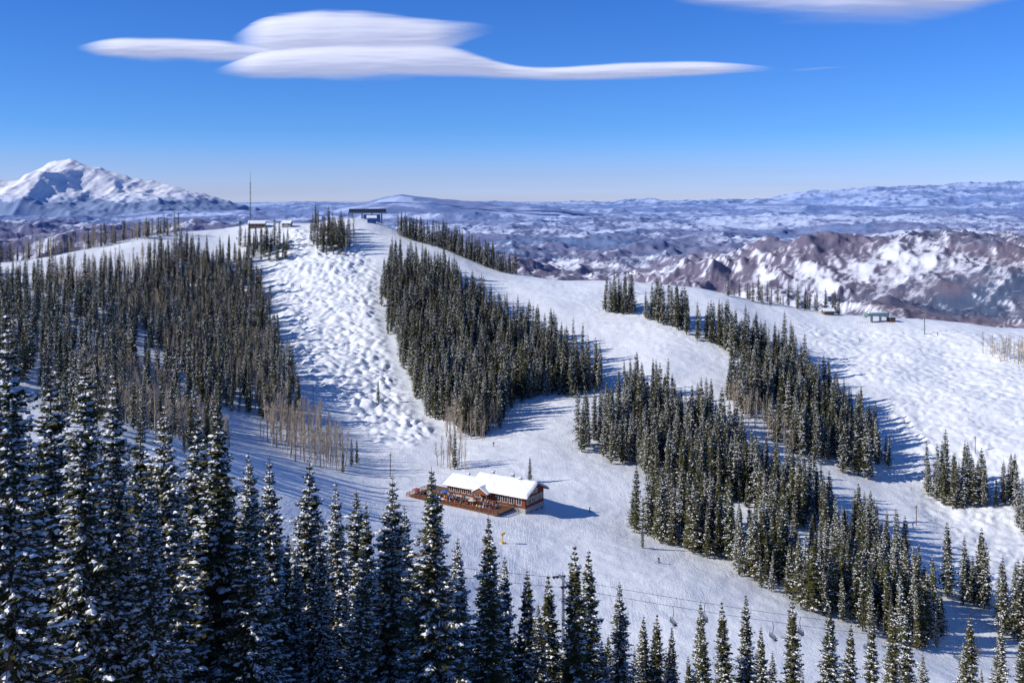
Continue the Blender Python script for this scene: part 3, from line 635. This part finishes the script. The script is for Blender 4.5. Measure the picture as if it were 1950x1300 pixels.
cloud("lenticular_cloud",[
 L_([440,480,520,600,700,780,840,900,950],[74,42,30,21,21,34,40,41,50],[100,118,124,126,124,122,112,80,58],20000,.5),
 L_([405,460,520,620,760,860,900,960,1050,1200,1330,1420,1490],[138,108,93,88,84,84,98,125,129,118,116,121,131],[144,149,153,155,154,152,152,153,154,153,147,141,135],19500,.55),
 L_([140,190,240,330,420,480,580],[90,76,71,71,77,86,92],[95,110,115,118,120,122,124],19750,.6),
 L_([1480,1520,1570,1640],[136,131,127,125],[138,138,134,128],19900,1.6)])
cloud("high_cloud",[L_([1230,1320,1420,1500,1600,1700,1800,1880,1960],[-20,-30,-40,-50,-50,-45,-30,-20,-12],[-6,14,32,46,62,58,40,18,0],21000,1.2)])

# ------------------------------------------------------------------ light, sky, camera
EL=math.radians(31);AZ=math.radians(105)
W=bpy.data.worlds.new("World");scene.world=W;W.use_nodes=True;nt=W.node_tree;N=nt.nodes;L=nt.links
s=N.new("ShaderNodeTexSky");s.sky_type='NISHITA';s.sun_disc=False;s.sun_elevation=EL;s.sun_rotation=-AZ;s.altitude=3000;s.air_density=1.0;s.dust_density=0.1;s.ozone_density=2.5
tc=N.new("ShaderNodeTexCoord");sp=N.new("ShaderNodeSeparateXYZ");L.new(tc.outputs["Generated"],sp.inputs[0])
r=N.new("ShaderNodeValToRGB");cr_=r.color_ramp
cr_.elements[0].position=0;cr_.elements[0].color=(.48,.53,.86,1);cr_.elements[1].position=1;cr_.elements[1].color=(.42,.60,.84,1)
e=cr_.elements.new(.07);e.color=(.25,.47,.82,1)
e=cr_.elements.new(.2);e.color=(.18,.44,.88,1)
L.new(sp.outputs[2],r.inputs[0])
mx=N.new("ShaderNodeMix");mx.data_type='RGBA';mx.blend_type='MULTIPLY';mx.inputs[0].default_value=1;L.new(s.outputs[0],mx.inputs[6]);L.new(r.outputs[0],mx.inputs[7])
vm=N.new("ShaderNodeVectorMath");vm.operation='SCALE';vm.inputs["Scale"].default_value=1.17;L.new(mx.outputs[2],vm.inputs[0])
mp=N.new("ShaderNodeMapping");mp.inputs["Scale"].default_value=(2.5,2.5,60);L.new(tc.outputs["Generated"],mp.inputs[0])
nz=N.new("ShaderNodeTexNoise");nz.inputs["Scale"].default_value=1;nz.inputs["Detail"].default_value=4;L.new(mp.outputs[0],nz.inputs["Vector"])
hr=N.new("ShaderNodeValToRGB");hr.color_ramp.elements[0].position=0;hr.color_ramp.elements[0].color=(.85,.85,.85,1);hr.color_ramp.elements[1].position=.055;hr.color_ramp.elements[1].color=(0,0,0,1);L.new(sp.outputs[2],hr.inputs[0])
nm=N.new("ShaderNodeMath");nm.operation='MULTIPLY';L.new(nz.outputs["Fac"],nm.inputs[0]);L.new(hr.outputs[0],nm.inputs[1])
m2=N.new("ShaderNodeMix");m2.data_type='RGBA';L.new(nm.outputs[0],m2.inputs[0]);L.new(vm.outputs[0],m2.inputs[6]);m2.inputs[7].default_value=(2.7,2.75,4.0,1)
L.new(m2.outputs[2],N["Background"].inputs[0]);N["Background"].inputs[1].default_value=.145
LT=bpy.data.lights.new("sun",'SUN');LT.energy=4.7;LT.angle=math.radians(.5);LT.color=(1,.955,.885)
lo=bpy.data.objects.new("sun",LT);link(lo)
lo.rotation_euler=(-Vector((-math.sin(AZ)*math.cos(EL),math.cos(AZ)*math.cos(EL),math.sin(EL)))).to_track_quat('-Z','Y').to_euler()
cam=bpy.data.objects.new("camera",bpy.data.cameras.new("camera"));link(cam)
cam.rotation_euler=(math.pi/2,0,0);cam.data.lens=36;cam.data.sensor_width=36;cam.data.shift_y=-0.1359;cam.data.clip_end=200000;cam.data.clip_start=.5
scene.camera=cam
scene.view_settings.view_transform='Standard';scene.view_settings.look='None';scene.view_settings.exposure=0
